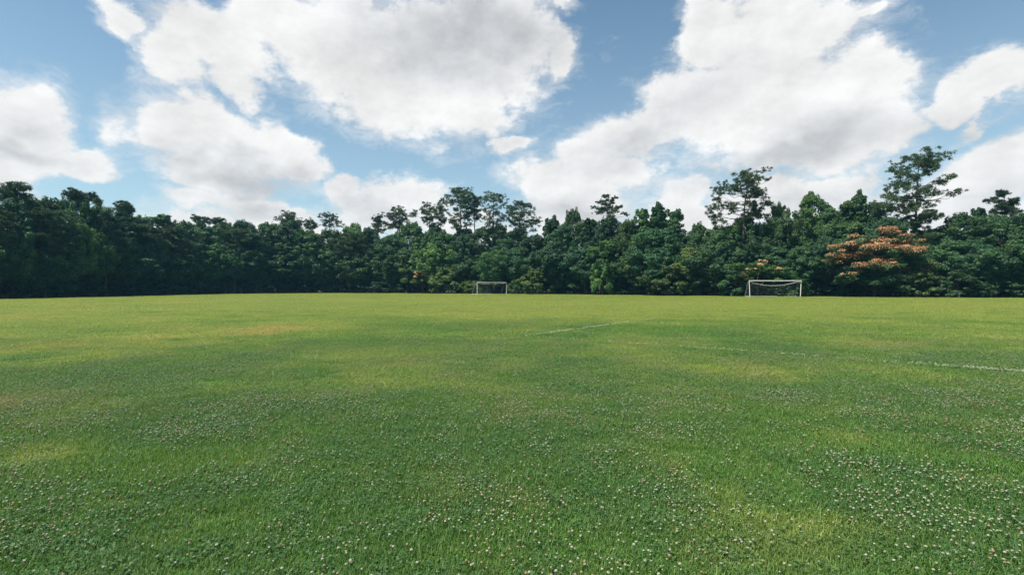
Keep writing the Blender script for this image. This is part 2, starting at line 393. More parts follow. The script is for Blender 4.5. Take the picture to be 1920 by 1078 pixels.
    for px in BACK:
        top = np.interp(px, SKY_PX, SKY_Y) + rnd.uniform(6, 22)
        place('round', px, top, rnd.uniform(80, 100), rnd.uniform(12, 16), 'dark', 'broadleaf_tree', f'{lab[px]}', 'tree', 'shaded trees of the second rank')
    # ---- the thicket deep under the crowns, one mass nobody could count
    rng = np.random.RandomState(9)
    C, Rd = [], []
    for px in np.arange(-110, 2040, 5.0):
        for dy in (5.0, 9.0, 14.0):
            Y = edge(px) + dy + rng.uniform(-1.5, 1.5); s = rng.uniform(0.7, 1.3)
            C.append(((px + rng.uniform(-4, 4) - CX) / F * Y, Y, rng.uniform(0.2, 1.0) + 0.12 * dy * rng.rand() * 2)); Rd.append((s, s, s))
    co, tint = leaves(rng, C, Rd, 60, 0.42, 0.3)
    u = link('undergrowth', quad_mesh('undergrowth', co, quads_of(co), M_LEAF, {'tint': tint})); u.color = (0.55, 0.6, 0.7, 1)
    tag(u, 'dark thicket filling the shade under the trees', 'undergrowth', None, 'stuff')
    # ---- pines drawn out clump by clump, each at its own distance
    PINES = [
     ('tall broad pine standing above the wood behind the orange mimosa', [(1718, None), (1716, 420), (1719, 360), (1722, 296)], 5,
      [(1717,292,14,6),(1708,300,12,7),(1728,298,14,7),(1749,298,11,6),(1756,306,8,5),(1712,312,14,8),(1730,310,14,7),(1745,312,9,5),(1673,320,7,4),(1677,330,7,5),(1692,320,10,7),(1695,334,10,7),(1704,340,10,8),(1687,345,9,6),(1665,352,8,5),(1681,359,12,6),(1662,376,10,5),(1678,373,12,7),(1698,362,12,9),(1653,381,7,4),(1722,322,10,6),(1728,328,8,3.5),(1740,340,13,3.5),(1759,344,11,3.5),(1773,338,9,4.5),(1780,334,5,3),(1737,353,14,3.5),(1759,355,10,3.5),(1726,366,12,4.5),(1748,366,13,4.5),(1770,365,10,3),(1790,363,8,3.5),(1712,381,16,10),(1726,381,10,8),(1709,398,20,14),(1726,401,14,12),(1695,387,12,8),(1681,392,14,8),(1662,392,12,8),(1742,406,9,5),(1737,409,10,6),(1715,420,18,14),(1709,440,16,14),(1720,437,12,12)]),
     ('tall loose pine rising straight above the large goal', [(1393, None), (1394, 420), (1397, 370), (1408, 332)], 5,
      [(1406,327,14,6),(1420,326,10,5),(1428,333,7,4),(1389,333,12,6),(1375,338,9,7),(1409,336,12,6),(1422,343,7,4),(1381,350,10,7),(1356,352,8,6),(1349,357,5,5),(1367,355,8,5),(1400,350,10,6),(1414,352,8,5),(1428,359,7,4),(1347,366,6,5),(1356,369,8,5),(1417,364,12,7),(1431,372,8,5),(1406,366,9,6),(1353,380,10,5),(1367,383,8,5),(1384,387,10,4),(1342,391,8,6),(1336,397,5,6),(1417,386,14,8),(1434,384,9,6),(1441,383,5,4),(1347,402,9,7),(1361,397,8,6),(1411,402,16,10),(1428,400,10,8),(1345,413,10,8)]),
     ('tallest pine of the cluster beside the small goal, open crown', [(864, None), (864, 430), (864, 390), (864, 360)], 8,
      [(860,356,8,4),(874,359,10,5),(850,362,8,5),(867,365,12,6),(878,365,6,5),(842,370,9,5),(859,372,10,5),(874,372,9,5),(830,377,5,4),(837,380,8,5),(847,378,8,5),(859,383,5,4),(870,378,7,4),(834,385,7,4),(874,385,7,5),(854,393,5,3),(870,395,6,4),(859,402,6,4),(857,410,8,4),(874,407,7,5),(850,413,7,4),(855,425,9,6),(867,428,9,7)]),
     ('slim pine squeezed between the two tall domed pines near the small goal', [(890, None), (890, 440), (890, 374)], 10,
      [(890,370,6,4),(887,376,9,6),(895,373,6,5),(884,383,8,6),(894,383,8,6),(882,392,8,5),(890,393,10,6),(884,402,8,5),(895,398,8,5),(882,412,8,5),(894,410,9,5),(880,420,7,4),(877,433,9,4)]),
     ('dense domed pine rising straight above the small goal', [(925, None), (924, 430), (926, 368)], 8,
      [(920,364,12,5),(936,369,10,6),(907,372,8,6),(923,375,12,6),(944,377,7,6),(907,382,9,5),(928,385,12,6),(941,388,8,5),(905,395,9,6),(920,398,12,6),(936,401,10,6),(907,411,10,6),(925,414,13,7),(941,411,9,6),(923,427,12,7),(936,429,10,7)]),
     ('leaning tiered pine at the edge of the bare sky gap', [(972, None), (973, 430), (978, 386)], 8,
      [(975,382,8,4),(985,385,8,4),(965,385,8,4),(957,392,6,5),(970,394,8,5),(988,392,8,5),(998,395,5,4),(962,401,8,5),(993,403,8,4),(1006,410,7,4),(980,403,8,4),(1009,415,5,4),(954,411,8,6),(970,411,8,5),(991,415,10,4),(1001,418,8,4),(965,421,9,6),(985,424,9,5),(1000,433,6,3),(978,435,12,6)]),
     ('rounded pine with two shoulder clumps, alone before the pine cluster', [(749, None), (749, 430), (748, 396)], 9,
      [(747,394,8,4),(754,397,6,4),(740,398,7,4),(733,403,6,4),(745,402,7,4),(757,403,6,4),(732,408,6,4),(750,410,8,4),(740,412,9,4),(757,412,6,3),(744,418,10,5),(723,422,8,5),(733,423,10,5),(743,425,10,5),(717,435,8,5)]),
     ('small thin pine top with sky around it beside the rounded pine', [(708, None), (708, 430), (709, 409)], 10,
      [(708,407,6,3),(713,410,4,3),(704,412,4,3),(710,415,7,4),(713,420,5,3),(702,423,5,3),(708,424,5,3),(700,432,5,4),(710,433,6,4)]),
     ('ragged low pine joining the cluster on its downhill side', [(805, None), (805, 430), (806, 388)], 10,
      [(807,386,6,4),(802,390,6,4),(810,392,7,4),(792,397,7,4),(782,398,9,4),(775,402,8,5),(804,400,8,5),(807,410,9,5),(797,412,7,5),(810,422,8,5)]),
     ('ragged pine tucked under the tallest pine of the cluster', [(826, None), (826, 430), (827, 392)], 11,
      [(824,390,6,5),(829,388,5,4),(824,398,9,5),(834,397,7,5),(822,408,9,5),(830,412,8,5),(822,420,8,5)]),
     ('lacy grey pine with bare fanned branches above the even wood', [(618, None), (618, 430), (617, 403)], 9,
      [(617,401,5,3),(610,405,5,3),(623,405,5,3),(607,410,5,3),(617,408,6,3),(627,412,5,4),(607,415,6,3),(617,415,6,3),(630,413,5,4),(608,422,7,3),(620,422,7,4),(632,420,6,4),(643,423,6,3)]),
     ('thin tiered pine top poking out midway between the two goals', [(1143, None), (1143, 420), (1141, 369)], 8,
      [(1137,368,5,3),(1154,371,5,3),(1130,377,6,2.5),(1139,375,5,2.5),(1150,376,6,2.5),(1124,383,7,2.5),(1134,383,5,2),(1147,382,4,2.5),(1114,390,5,2.5),(1124,392,9,3),(1134,390,7,3),(1145,389,5,2.5),(1165,386,6,2.5),(1157,389,6,2),(1130,395,8,3),(1120,399,6,2),(1147,398,7,3),(1154,395,5,2),(1167,400,6,2),(1173,403,4,2)]),
     ('small lopsided tree top above the wood past the broad pine', [(1884, None), (1884, 420), (1882, 366)], 7,
      [(1873,365,6,4),(1879,362,6,3),(1862,373,5,4),(1870,376,6,3),(1887,377,6,4),(1904,381,9,5),(1884,384,9,5),(1870,390,9,5),(1901,390,9,5),(1890,398,10,5),(1876,395,9,5),(1893,406,6,5)]),
     ('highest knobby pine top at the dark end of the wood', [(25, None), (25, 400), (27, 352)], 6,
      [(28,348,10,5),(13,352,7,5),(38,352,9,6),(45,355,5,5),(17,357,9,5),(32,357,11,6),(10,363,9,6),(22,365,10,6),(37,362,8,5),(17,373,14,8),(30,375,12,8)]),
     ('second knobby pine top down from the dark end, dense cap', [(150, None), (150, 400), (149, 366)], 6,
      [(147,362,9,4),(159,365,6,5),(139,366,7,5),(150,368,10,5),(160,370,6,5),(130,368,5,4),(142,375,12,6),(155,373,8,6),(179,378,6,4),(182,379,4,3),(172,378,5,4)]),
     ('lone dark pine cap where the skyline drops steeply', [(232, None), (232, 420), (232, 387)], 6,
      [(230,383,7,4),(237,385,6,4),(224,388,6,4),(234,390,8,5),(245,389,5,4),(219,393,5,4),(245,396,5,5),(227,397,8,5),(237,398,8,5)]),
     ('flat pine cap with a side tuft and sky beneath', [(376, None), (376, 440), (375, 411)], 8,
      [(373,408,8,4),(367,412,6,4),(385,412,6,3),(373,413,8,4),(380,418,7,4),(390,418,4,3),(367,420,8,5)]),
     ('umbrella-shaped pine next to the flat pine cap', [(408, None), (408, 440), (408, 414)], 9,
      [(408,411,10,3),(400,413,5,3),(415,415,6,3),(407,418,8,4),(424,422,5,3),(412,427,5,3)]),
     ('narrow-topped dense pine rising from the even stretch of wood', [(545, None), (545, 440), (543, 404)], 7,
      [(542,400,8,4),(537,405,6,4),(549,405,7,4),(534,412,7,5),(547,412,9,6),(555,415,6,5),(524,412,7,5),(565,416,5,4),(542,422,12,7),(554,423,9,6)]),
     ('small round pine top beside the lacy grey pine', [(583, None), (583, 440), (583, 418)], 9,
      [(582,415,6,4),(575,418,5,4),(587,422,6,4),(577,423,6,4),(592,425,4,4),(582,425,7,5)])]
    for k, (label, tr, dy, puffs) in enumerate(PINES):
        Y = edge(tr[0][0]) + dy
        rng = np.random.RandomState(300 + k)
        base = at(tr[0][0], Y)
        pts = [(0, 0, 0)]
        for px, py in tr[1:]:
            p = at(px, Y, py) - base; pts.append((p.x, rng.uniform(-0.1, 0.1), p.z))
        pts = np.array(pts); zs = np.linspace(0, pts[-1, 2], 10)
        trunk = np.stack([np.interp(zs, pts[:, 2], pts[:, 0]), np.interp(zs, pts[:, 2], pts[:, 1]), zs], 1)
        hw = max(abs(p[0] - tr[0][0]) for p in puffs) / F * Y
        C, Rd = [], []
        for px, py, rx, ry in puffs:
            p = at(px, Y, py) - base
            side = abs(p.x) / hw
            dep = math.sqrt(max(0.05, 1 - side * side)) * hw * 0.8
            q = rng.uniform(-1, 1) * dep
            f = 1.0 + q / Y                                            # nearer or farther along the same sight line keeps the outline
            C.append((p.x * f, q, p.z)); Rd.append((rx / F * Y, rx / F * Y * 0.9, ry / F * Y))
            if side < 0.55:                                             # its neighbour on the far side of the trunk
                q2 = -q * rng.uniform(0.6, 1.0); C.append((p.x * 0.9 + rng.uniform(-.2, .2), q2, p.z - ry / F * Y * 0.3)); Rd.append((rx / F * Y * 0.8, rx / F * Y * 0.8, ry / F * Y * 0.8))
        tm, cm = pine_from_puffs(400 + k, trunk, C, Rd, tufts=8 if k in (11, 10) else 11, ln=0.19 if k in (11, 10) else 0.27, wd=0.045, r0=0.011 * trunk[-1, 2] + 0.05)
        whole('pine_tree', label, 'pine tree', 'pines standing out of the skyline', tm, cm, base, 0.0, (1, 1, 1), 'mid')
    # ---- more pines inside the darker stretch of the wood
    WP = [(-10, 388), (85, 392), (122, 398), (200, 402), (268, 418), (325, 425), (440, 432), (655, 436), (480, 436)]
    lab = labels(WP, 'dark pine inside the wood')
    for px, top in WP:
        place('pine', px, top, 56, 2.5, 'mid', 'pine_tree', lab[px], 'pine tree', 'dark pines inside the wood')
    # ---- mimosa trees: flat tiers of foliage with blossom lying on top
    def mimosa(seed, px0, tiers, dy, label, tone):
        rng = np.random.RandomState(seed)
        Y = edge(px0) + dy; base = at(px0, Y)
        C, Rd, B, BR = [], [], [], []
        T = Tubes()
        hw = max(abs(t[0] - px0) + t[2] for t in tiers) / F * Y
        for px, py, rx, ry, bl in tiers:
            p = at(px, Y, py) - base; rxm = rx / F * Y; rym = ry / F * Y
            q = -rng.uniform(0.0, 0.5) * hw * 0.6
            c = np.array([p.x, q, p.z])
            limb(T, (0, 0, max(0.6, p.z * 0.35)), c - np.array([0, 0, rym * 0.5]), 0.09, 0.025, rng, sag=0.02, n=6)
            n = max(6, int(rx / 2.4))
            for _ in range(n):
                d = rng.uniform(-1, 1, 2)
                cc = c + np.array([d[0] * rxm, d[1] * rxm * 0.7, -0.35 * rym * d[0] ** 2 + rng.uniform(-.9, .8) * rym])
                s = rxm * rng.uniform(0.22, 0.36)
                C.append(cc); Rd.append((s, s, min(s * 0.5, rym)))
                if rng.rand() < bl: B.append(cc + np.array([0, -0.3 * s, 0.22 * min(s * 0.5, rym)])); BR.append((s * 1.15, s * 1.15, min(s * 0.5, rym)))
        co, tint = leaves(rng, C, Rd, 170, 0.26, 0.12, up=0.1)
        crown = quad_mesh('crown', co, quads_of(co), M_LEAF, {'tint': tint})
        co, tint = leaves(rng, B, BR, 175, 0.15, 0.12, up=0.8)
        bloom = quad_mesh('blossom', co, quads_of(co), M_BLOSSOM, {'tint': tint})
        n = 6; top = max(t_[2] for t_ in C) * 0.8
        T.tube(np.stack([np.linspace(0, 0.2, n), np.zeros(n), np.linspace(0, top, n)], 1), np.linspace(0.17, 0.05, n), 8)
        e = whole('mimosa_tree', label, 'mimosa tree', 'mimosa trees in blossom', T.mesh('trunk', M_BARK), crown, base, 0, (1, 1, 1), tone)
        b = link('blossom', bloom, e)
        if seed != 31: b.color = (1.15, 1.5, 1.5, 1)
        return e
    mimosa(31, 1640, [(1655,436,30,6,.55),(1698,458,20,6,.8),(1548,488,16,5,.7),(1612,449,30,7,.7),(1660,450,30,8,.7),(1582,462,28,6,.8),(1625,463,38,8,.9),(1668,462,26,7,.85),(1562,478,22,6,.7),(1602,480,32,7,.8),(1650,474,36,7,.6),(1620,498,34,7,.75),(1680,490,34,8,.15),(1690,504,24,6,.6),(1590,508,24,6,.3),(1575,516,20,5,.5),(1640,508,34,8,.1),(1730,500,30,7,.1),(1745,516,20,5,.45),(1720,524,30,7,.15),(1640,524,34,8,.02),(1600,524,30,7,.1)], 0.3,
           'wide spreading mimosa covered in orange-pink blossom beside the broad pine', 'mid')
    mimosa(32, 792, [(790,512,9,3,1),(784,518,7,3,1),(797,515,7,3,1),(776,505,22,4,0),(800,528,20,5,0),(770,526,18,5,0)], -2.0, 'small mimosa with one pale peach blossom spray beside the yellowish shrub', 'mid')
    mimosa(33, 1420, [(1424,490,12,4,.6),(1416,498,12,4,.55),(1400,506,10,3,.4),(1440,503,22,4,.15),(1380,500,24,5,.1),(1450,512,24,5,.0),(1390,516,24,5,.1),(1404,524,10,3,.2)], -0.6, 'low mimosa with sparse tan blossom hanging over the large goal', 'bright')

# ------------------------------------------------------------------ goals
def goal(px, Y, width, height, depth, yaw, label, net_sag, lean):
    e = bpy.data.objects.new('soccer_goal', None); COL.objects.link(e)
    e.location = at(px, Y); e.rotation_euler = (0, 0, yaw); tag(e, label, 'goal', 'soccer goals at the far side of the pitch')
    hw = width / 2; r = 0.052
    for s in (-1, 1):
        T = Tubes(); T.tube([(s * (hw - r) - s * lean, 0, 0), (s * (hw - r), 0, height - r)], [r, r], 12)
        link('post', T.mesh('post', M_WHITE), e)
        T = Tubes()
        T.tube([(s * (hw - r), 0.05, height - 0.15), (s * (hw - r) * 0.985, depth * 0.42, height * 0.80), (s * (hw - r) * 0.985, depth * 0.9, 0.05)], [0.024] * 3, 8)
        T.tube([(s * (hw - r), 0.05, 0.06), (s * (hw - r) * 0.985, depth * 0.9, 0.05)], [0.024] * 2, 8)
        link('stanchion', T.mesh('stanchion', M_STEEL), e)
    T = Tubes(); T.tube([(-hw, 0, height - r), (0, 0, height - r - 0.01), (hw, 0, height - r)], [r] * 3, 12)
    link('crossbar', T.mesh('crossbar', M_WHITE), e)
    T = Tubes(); T.tube([(-hw * 0.97, depth * 0.9, 0.06), (hw * 0.97, depth * 0.9, 0.06)], [0.03, 0.03], 8)
    link('ground_bar', T.mesh('ground_bar', M_STEEL), e)
    # the net: back sheet, roof and sides as square mesh of cords, hanging from a sagging rope
    rope = lambda u: height - 0.14 - net_sag * (1 - u * u)
    T = Tubes(); us = np.linspace(-1, 1, 25)
    T.tube([(u * hw * 0.97, depth * 0.38 * (1 - abs(u) ** 6), rope(u)) for u in us], [0.022] * 25, 5)
    link('net_rope', T.mesh('net_rope', M_ROPE), e)
    N = Tubes(); cr = 0.0015
    def back(u, v):   # u -1..1, v 0 (ground) .. 1 (rope)
        y = depth * (0.9 - 0.52 * v ** 1.4) * 1.0
        return (u * hw * 0.97, y - 0.12 * math.sin(math.pi * v), v * rope(u) + 0.02)
    for u in np.linspace(-1, 1, 52): N.tube([back(u, v) for v in np.linspace(0, 1, 7)], [cr] * 7, 3)
    for v in np.linspace(0, 1, 17): N.tube([back(u, v) for u in np.linspace(-1, 1, 17)], [cr] * 17, 3)
    for u in np.linspace(-1, 1, 52): N.tube([(u * hw * 0.97, depth * 0.38, rope(u)), (u * hw * 0.97, depth * 0.19, (rope(u) + height) / 2 - 0.09), (u * hw * 0.97, 0.03, height - 0.1)], [cr] * 3, 3)
    for s in (-1, 1):
        for k in range(9):
            f = k / 8
            p = (s * hw * 0.97, depth * (0.05 + 0.85 * f), 0.03); top = height - 0.1 - (height - 0.3) * max(0, (f - 0.35) / 0.65)
            N.tube([p, (s * hw * 0.97, p[1], max(0.1, top))], [cr] * 2, 3)
        for z in np.linspace(0.1, height - 0.2, 13):
            ym = depth * (0.9 - 0.52 * (z / height) ** 1.4)
            N.tube([(s * hw * 0.97, 0.02, z), (s * hw * 0.97, ym, z)], [cr] * 2, 3)
    link('net', N.mesh('net', M_NET), e)
    return e

# ------------------------------------------------------------------ turf
PATCH = [  # column, row, half-width px, half-height px, what, amount  (spots of worn, dry or dark turf seen in the photograph, put down on the ground)
    (470, 622, 130, 16, 'dry', 0.9), (60, 592, 120, 14, 'dry', 0.6), (260, 600, 120, 9, 'dry', 0.35), (1300, 575, 420, 10, 'yel', 0.6), (1000, 590, 200, 9, 'yel', 0.6), (1040, 608, 170, 9, 'clo', 0.2),
    (1130, 640, 190, 22, 'clo', 0.12), (1460, 655, 110, 14, 'clo', 0.6), (1060, 680, 60, 8, 'clo', 0.6), (1040, 715, 110, 22, 'clo', 0.7), (1800, 670, 160, 26, 'clo', 0.7), (1750, 760, 260, 50, 'clo', 0.65),
    (1870, 850, 150, 60, 'clo', 0.8), (1820, 960, 200, 60, 'clo', 0.6), (1680, 890, 90, 26, 'clo', 0.7), (1480, 745, 80, 18, 'clo', 0.7), (850, 830, 330, 60, 'clo', 0.6), (1000, 790, 330, 50, 'clo', 0.4), (200, 720, 260, 60, 'clo', 0.55),
    (160, 980, 330, 110, 'clo', 0.6), (560, 1000, 200, 80, 'clo', 0.5), (780, 1010, 160, 60, 'clo', 0.6), (1150, 960, 160, 90, 'clo', 0.35), (120, 855, 170, 22, 'yel', 0.9), (400, 870, 90, 16, 'yel', 0.7), (310, 1010, 90, 20, 'yel', 0.7),
    (360, 1005, 60, 14, 'dry', 0.5), (1000, 870, 120, 22, 'yel', 0.4), (1560, 985, 130, 30, 'yel', 0.6), (1450, 700, 110, 26, 'dry', 0.45), (1300, 690, 100, 16, 'dry', 0.3), (1620, 830, 120, 22, 'yel', 0.55), (1900, 870, 60, 20, 'yel', 0.6),
    (640, 660, 260, 20, 'yel', 0.15), (700, 690, 120, 18, 'yel', 0.15), (330, 800, 90, 26, 'clo', 0.6), (60, 760, 90, 40, 'clo', 0.5), (1330, 850, 160, 24, 'yel', 0.4), (930, 1060, 60, 20, 'dry', 0.5), (1350, 940, 60, 14, 'dry', 0.4)]
def turf(x, y):
    """clover, yellow, dry share of the turf at ground points"""
    x = np.asarray(x, float); y = np.asarray(y, float)
    d = np.hypot(x, y)
    n1 = fbm(x, y, 4, 0.30, 3.1); n2 = fbm(x, y, 4, 0.85, 41.7); n3 = fbm(x, y, 4, 0.22, 77.7); n4 = fbm(x, y, 3, 0.6, 120.2); n5 = fbm(x, y, 3, 2.4, 19.0)
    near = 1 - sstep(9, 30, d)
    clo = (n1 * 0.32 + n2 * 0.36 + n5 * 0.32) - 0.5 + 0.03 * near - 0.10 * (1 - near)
    yel = (n3 * 0.28 + n4 * 0.30 + n5 * 0.42) - 0.5 - 0.075 + 0.125 * sstep(3, 10, d) + 0.18 * sstep(10, 55, d)  # yellower far off, partly drier turf; darker close in, painted vignette and view angle
    dry = (n3 * 0.35 + n2 * 0.35 + n4 * 0.3) - 0.60 + 0.05 * sstep(20, 60, d)  # more dry colour far off, partly real, partly painting the brighter distance
    for px, py, hw, hh, what, amt in PATCH:
        Yc = F * EYE / (py - CY); Xc = (px - CX) / F * Yc
        rx = hw / F * Yc; ry = Yc * Yc * hh / (F * EYE)
        q = np.exp(-(((x - Xc) / rx) ** 2 + ((y - Yc) / ry) ** 2) * 1.2) * amt * 0.26 * (0.45 + 1.1 * n5)
        if what == 'clo': clo = clo + q; yel = yel - q * 0.4
        elif what == 'yel': yel = yel + q; clo = clo - q * 0.7
        else: dry = dry + q; yel = yel + q * 0.6; clo = clo - q
    return sstep(-0.10, 0.20, clo), sstep(-0.10, 0.20, yel), sstep(-0.04, 0.20, dry)

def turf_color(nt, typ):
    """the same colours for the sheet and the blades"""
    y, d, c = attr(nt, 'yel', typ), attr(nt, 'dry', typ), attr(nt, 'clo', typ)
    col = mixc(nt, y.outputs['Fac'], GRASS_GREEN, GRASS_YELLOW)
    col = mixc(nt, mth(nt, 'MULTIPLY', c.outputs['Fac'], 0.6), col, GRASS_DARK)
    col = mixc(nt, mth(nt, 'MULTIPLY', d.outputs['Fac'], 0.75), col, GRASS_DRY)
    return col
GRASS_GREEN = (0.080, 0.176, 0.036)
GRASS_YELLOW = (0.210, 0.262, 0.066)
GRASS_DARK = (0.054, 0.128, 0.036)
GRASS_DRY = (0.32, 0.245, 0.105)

def build_ground():
    # one sheet, rings about the standing point out to the horizon
    nr, na = 430, 420
    rr = np.concatenate([[0.0], np.geomspace(0.35, 4000, nr)])
    a = np.linspace(0, 2 * np.pi, na, endpoint=False)
    # finer steps toward the pitch
    a = a + 0.45 * np.sin(a) * -1
    X = rr[1:, None] * np.sin(a)[None, :]; Yg = rr[1:, None] * np.cos(a)[None, :]
    co = np.stack([X, Yg, np.zeros_like(X)], -1).reshape(-1, 3)
    i = np.arange(nr - 1)[:, None] * na; j = np.arange(na)[None, :]; j2 = (j + 1) % na
    fa = np.stack([i + j, i + na + j, i + na + j2, i + j2], -1).reshape(-1, 4)
    cen = np.arange(na)
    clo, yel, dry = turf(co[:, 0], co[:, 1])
    m, nt, N, L = new_mat('turf')
    geo = N.new('ShaderNodeNewGeometry')
    n1 = nd(nt, 'ShaderNodeTexNoise', i_Scale=2.2, i_Detail=8.0, i_Roughness=0.7); L.new(geo.outputs['Position'], n1.inputs['Vector'])
    n2 = nd(nt, 'ShaderNodeTexNoise', i_Scale=26.0, i_Detail=6.0, i_Roughness=0.75); L.new(geo.outputs['Position'], n2.inputs['Vector'])
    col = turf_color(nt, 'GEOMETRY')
    sp = ramp(nt, n2.outputs['Fac'], [(0.32, (0.55, 0.60, 0.55)), (0.52, (1, 1, 1)), (0.74, (1.35, 1.25, 1.1))])
    sp2 = ramp(nt, n1.outputs['Fac'], [(0.3, (0.80, 0.84, 0.80)), (0.7, (1.18, 1.12, 1.05))])
    col = mixc(nt, 1.0, col, sp.outputs[0], 'MULTIPLY'); col = mixc(nt, 1.0, col, sp2.outputs[0], 'MULTIPLY')
    p = nd(nt, 'ShaderNodeBsdfPrincipled', i_Roughness=0.8); p.inputs['Specular IOR Level'].default_value = 0.15
    L.new(col, p.inputs['Base Color'])
    b = nd(nt, 'ShaderNodeBump', i_Strength=0.9, i_Distance=0.04); L.new(n2.outputs['Fac'], b.inputs['Height']); L.new(b.outputs[0], p.inputs['Normal'])
    o = N.new('ShaderNodeOutputMaterial'); L.new(p.outputs[0], o.inputs[0])
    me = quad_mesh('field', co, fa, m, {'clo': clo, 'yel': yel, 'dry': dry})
    tag(link('field', me), 'mown sports field of grass and white clover', None, None, 'structure')
    # leaf litter under the wood, a sheet 4 mm above the field
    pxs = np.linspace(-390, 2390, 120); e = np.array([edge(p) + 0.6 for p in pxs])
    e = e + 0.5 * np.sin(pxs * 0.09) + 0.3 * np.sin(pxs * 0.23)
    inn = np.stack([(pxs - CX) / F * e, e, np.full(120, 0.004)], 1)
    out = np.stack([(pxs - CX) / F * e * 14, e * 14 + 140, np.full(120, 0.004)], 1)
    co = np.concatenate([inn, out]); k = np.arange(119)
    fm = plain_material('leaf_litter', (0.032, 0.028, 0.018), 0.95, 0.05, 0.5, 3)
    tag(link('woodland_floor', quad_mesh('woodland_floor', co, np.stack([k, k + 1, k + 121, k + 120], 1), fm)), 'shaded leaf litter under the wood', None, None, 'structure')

# --- little plants to scatter
def clump_blades(seed, n, rad, h0, h1, w, mat, flat=0.0):
    rng = np.random.RandomState(seed)
    r = rad * np.sqrt(rng.rand(n)); th = rng.rand(n) * 6.283
    p = np.stack([r * np.cos(th), r * np.sin(th), np.full(n, -0.004)], 1)
    h = h0 + (h1 - h0) * rng.rand(n); ld = rng.rand(n) * 6.283; le = h * (0.25 + 0.75 * rng.rand(n) + flat)
    d = np.stack([np.cos(ld), np.sin(ld), np.zeros(n)], 1); s = np.stack([-np.sin(ld + rng.randn(n) * .5), np.cos(ld), np.zeros(n)], 1) * (w * (0.6 + 0.8 * rng.rand(n)))[:, None] * 0.5
    m = p + d * (le * 0.35)[:, None]; m[:, 2] += h * 0.62
    t = p + d * le[:, None]; t[:, 2] += h * (1 - 0.25 * rng.rand(n))
    co = np.stack([p - s, p + s, m + s * 0.85, m - s * 0.85, t + s * 0.12, t - s * 0.12], 1).reshape(-1, 3)
    b = np.arange(n)[:, None] * 6
    fa = np.concatenate([b + np.array([[0, 1, 2, 3]]), b + np.array([[3, 2, 4, 5]])])
    return quad_mesh('blades', co, fa, mat, {'tint': np.repeat(rng.rand(n), 6)})
def clump_clover(seed, n, rad, mat):
    rng = np.random.RandomState(seed)
    co, ti = [], []
    for k in range(n):
        r = rad * math.sqrt(rng.rand()); th = rng.rand() * 6.283
        c = np.array([r * math.cos(th), r * math.sin(th), 0.016 + 0.032 * rng.rand()])
        nrm = unit(np.array([rng.randn() * 0.35, rng.randn() * 0.35, 1.0])); a = unit(np.cross(nrm, rng.randn(3))); b = np.cross(nrm, a)
        s = 0.0060 + 0.0035 * rng.rand(); t = rng.rand()
        for q in range(3):
            g = q * 2.094; u = a * math.cos(g) + b * math.sin(g); v = np.cross(nrm, u)
            up = nrm * s * 0.25
            co += [c, c + u * s * 0.75 - v * s * 0.62 + up, c + u * s * 1.35 + up * 0.4, c + u * s * 0.75 + v * s * 0.62 + up]; ti += [t] * 4
    co = np.array(co)
    return quad_mesh('clover', co, quads_of(co), mat, {'tint': np.array(ti)})
def flower_head(seed, rad, hgt, mat_h, mat_s, squash=0.85):
    import bmesh
    rng = np.random.RandomState(seed)
    bm = bmesh.new()
    bmesh.ops.create_icosphere(bm, subdivisions=2, radius=rad)
    for v in bm.verts:
        v.co *= 1 + 0.20 * (rng.rand() - 0.5)
        v.co.z = v.co.z * squash + hgt
        v.co.x += 0.3 * rad
    top = len(bm.faces)
    ring = []
    for z, rr, dx in ((0, 0.0014, 0), (hgt, 0.0012, 0.3 * rad)):
        ring.append([bm.verts.new((dx + rr * math.cos(a), rr * math.sin(a), z)) for a in (0, 2.1, 4.2)])
    for k in range(3): bm.faces.new((ring[0][k], ring[0][(k + 1) % 3], ring[1][(k + 1) % 3], ring[1][k]))
    me = bpy.data.meshes.new('flower'); bm.to_mesh(me); bm.free()
    me.materials.append(mat_h); me.materials.append(mat_s)
    for i in range(top, len(me.polygons)): me.polygons[i].material_index = 1
    return me

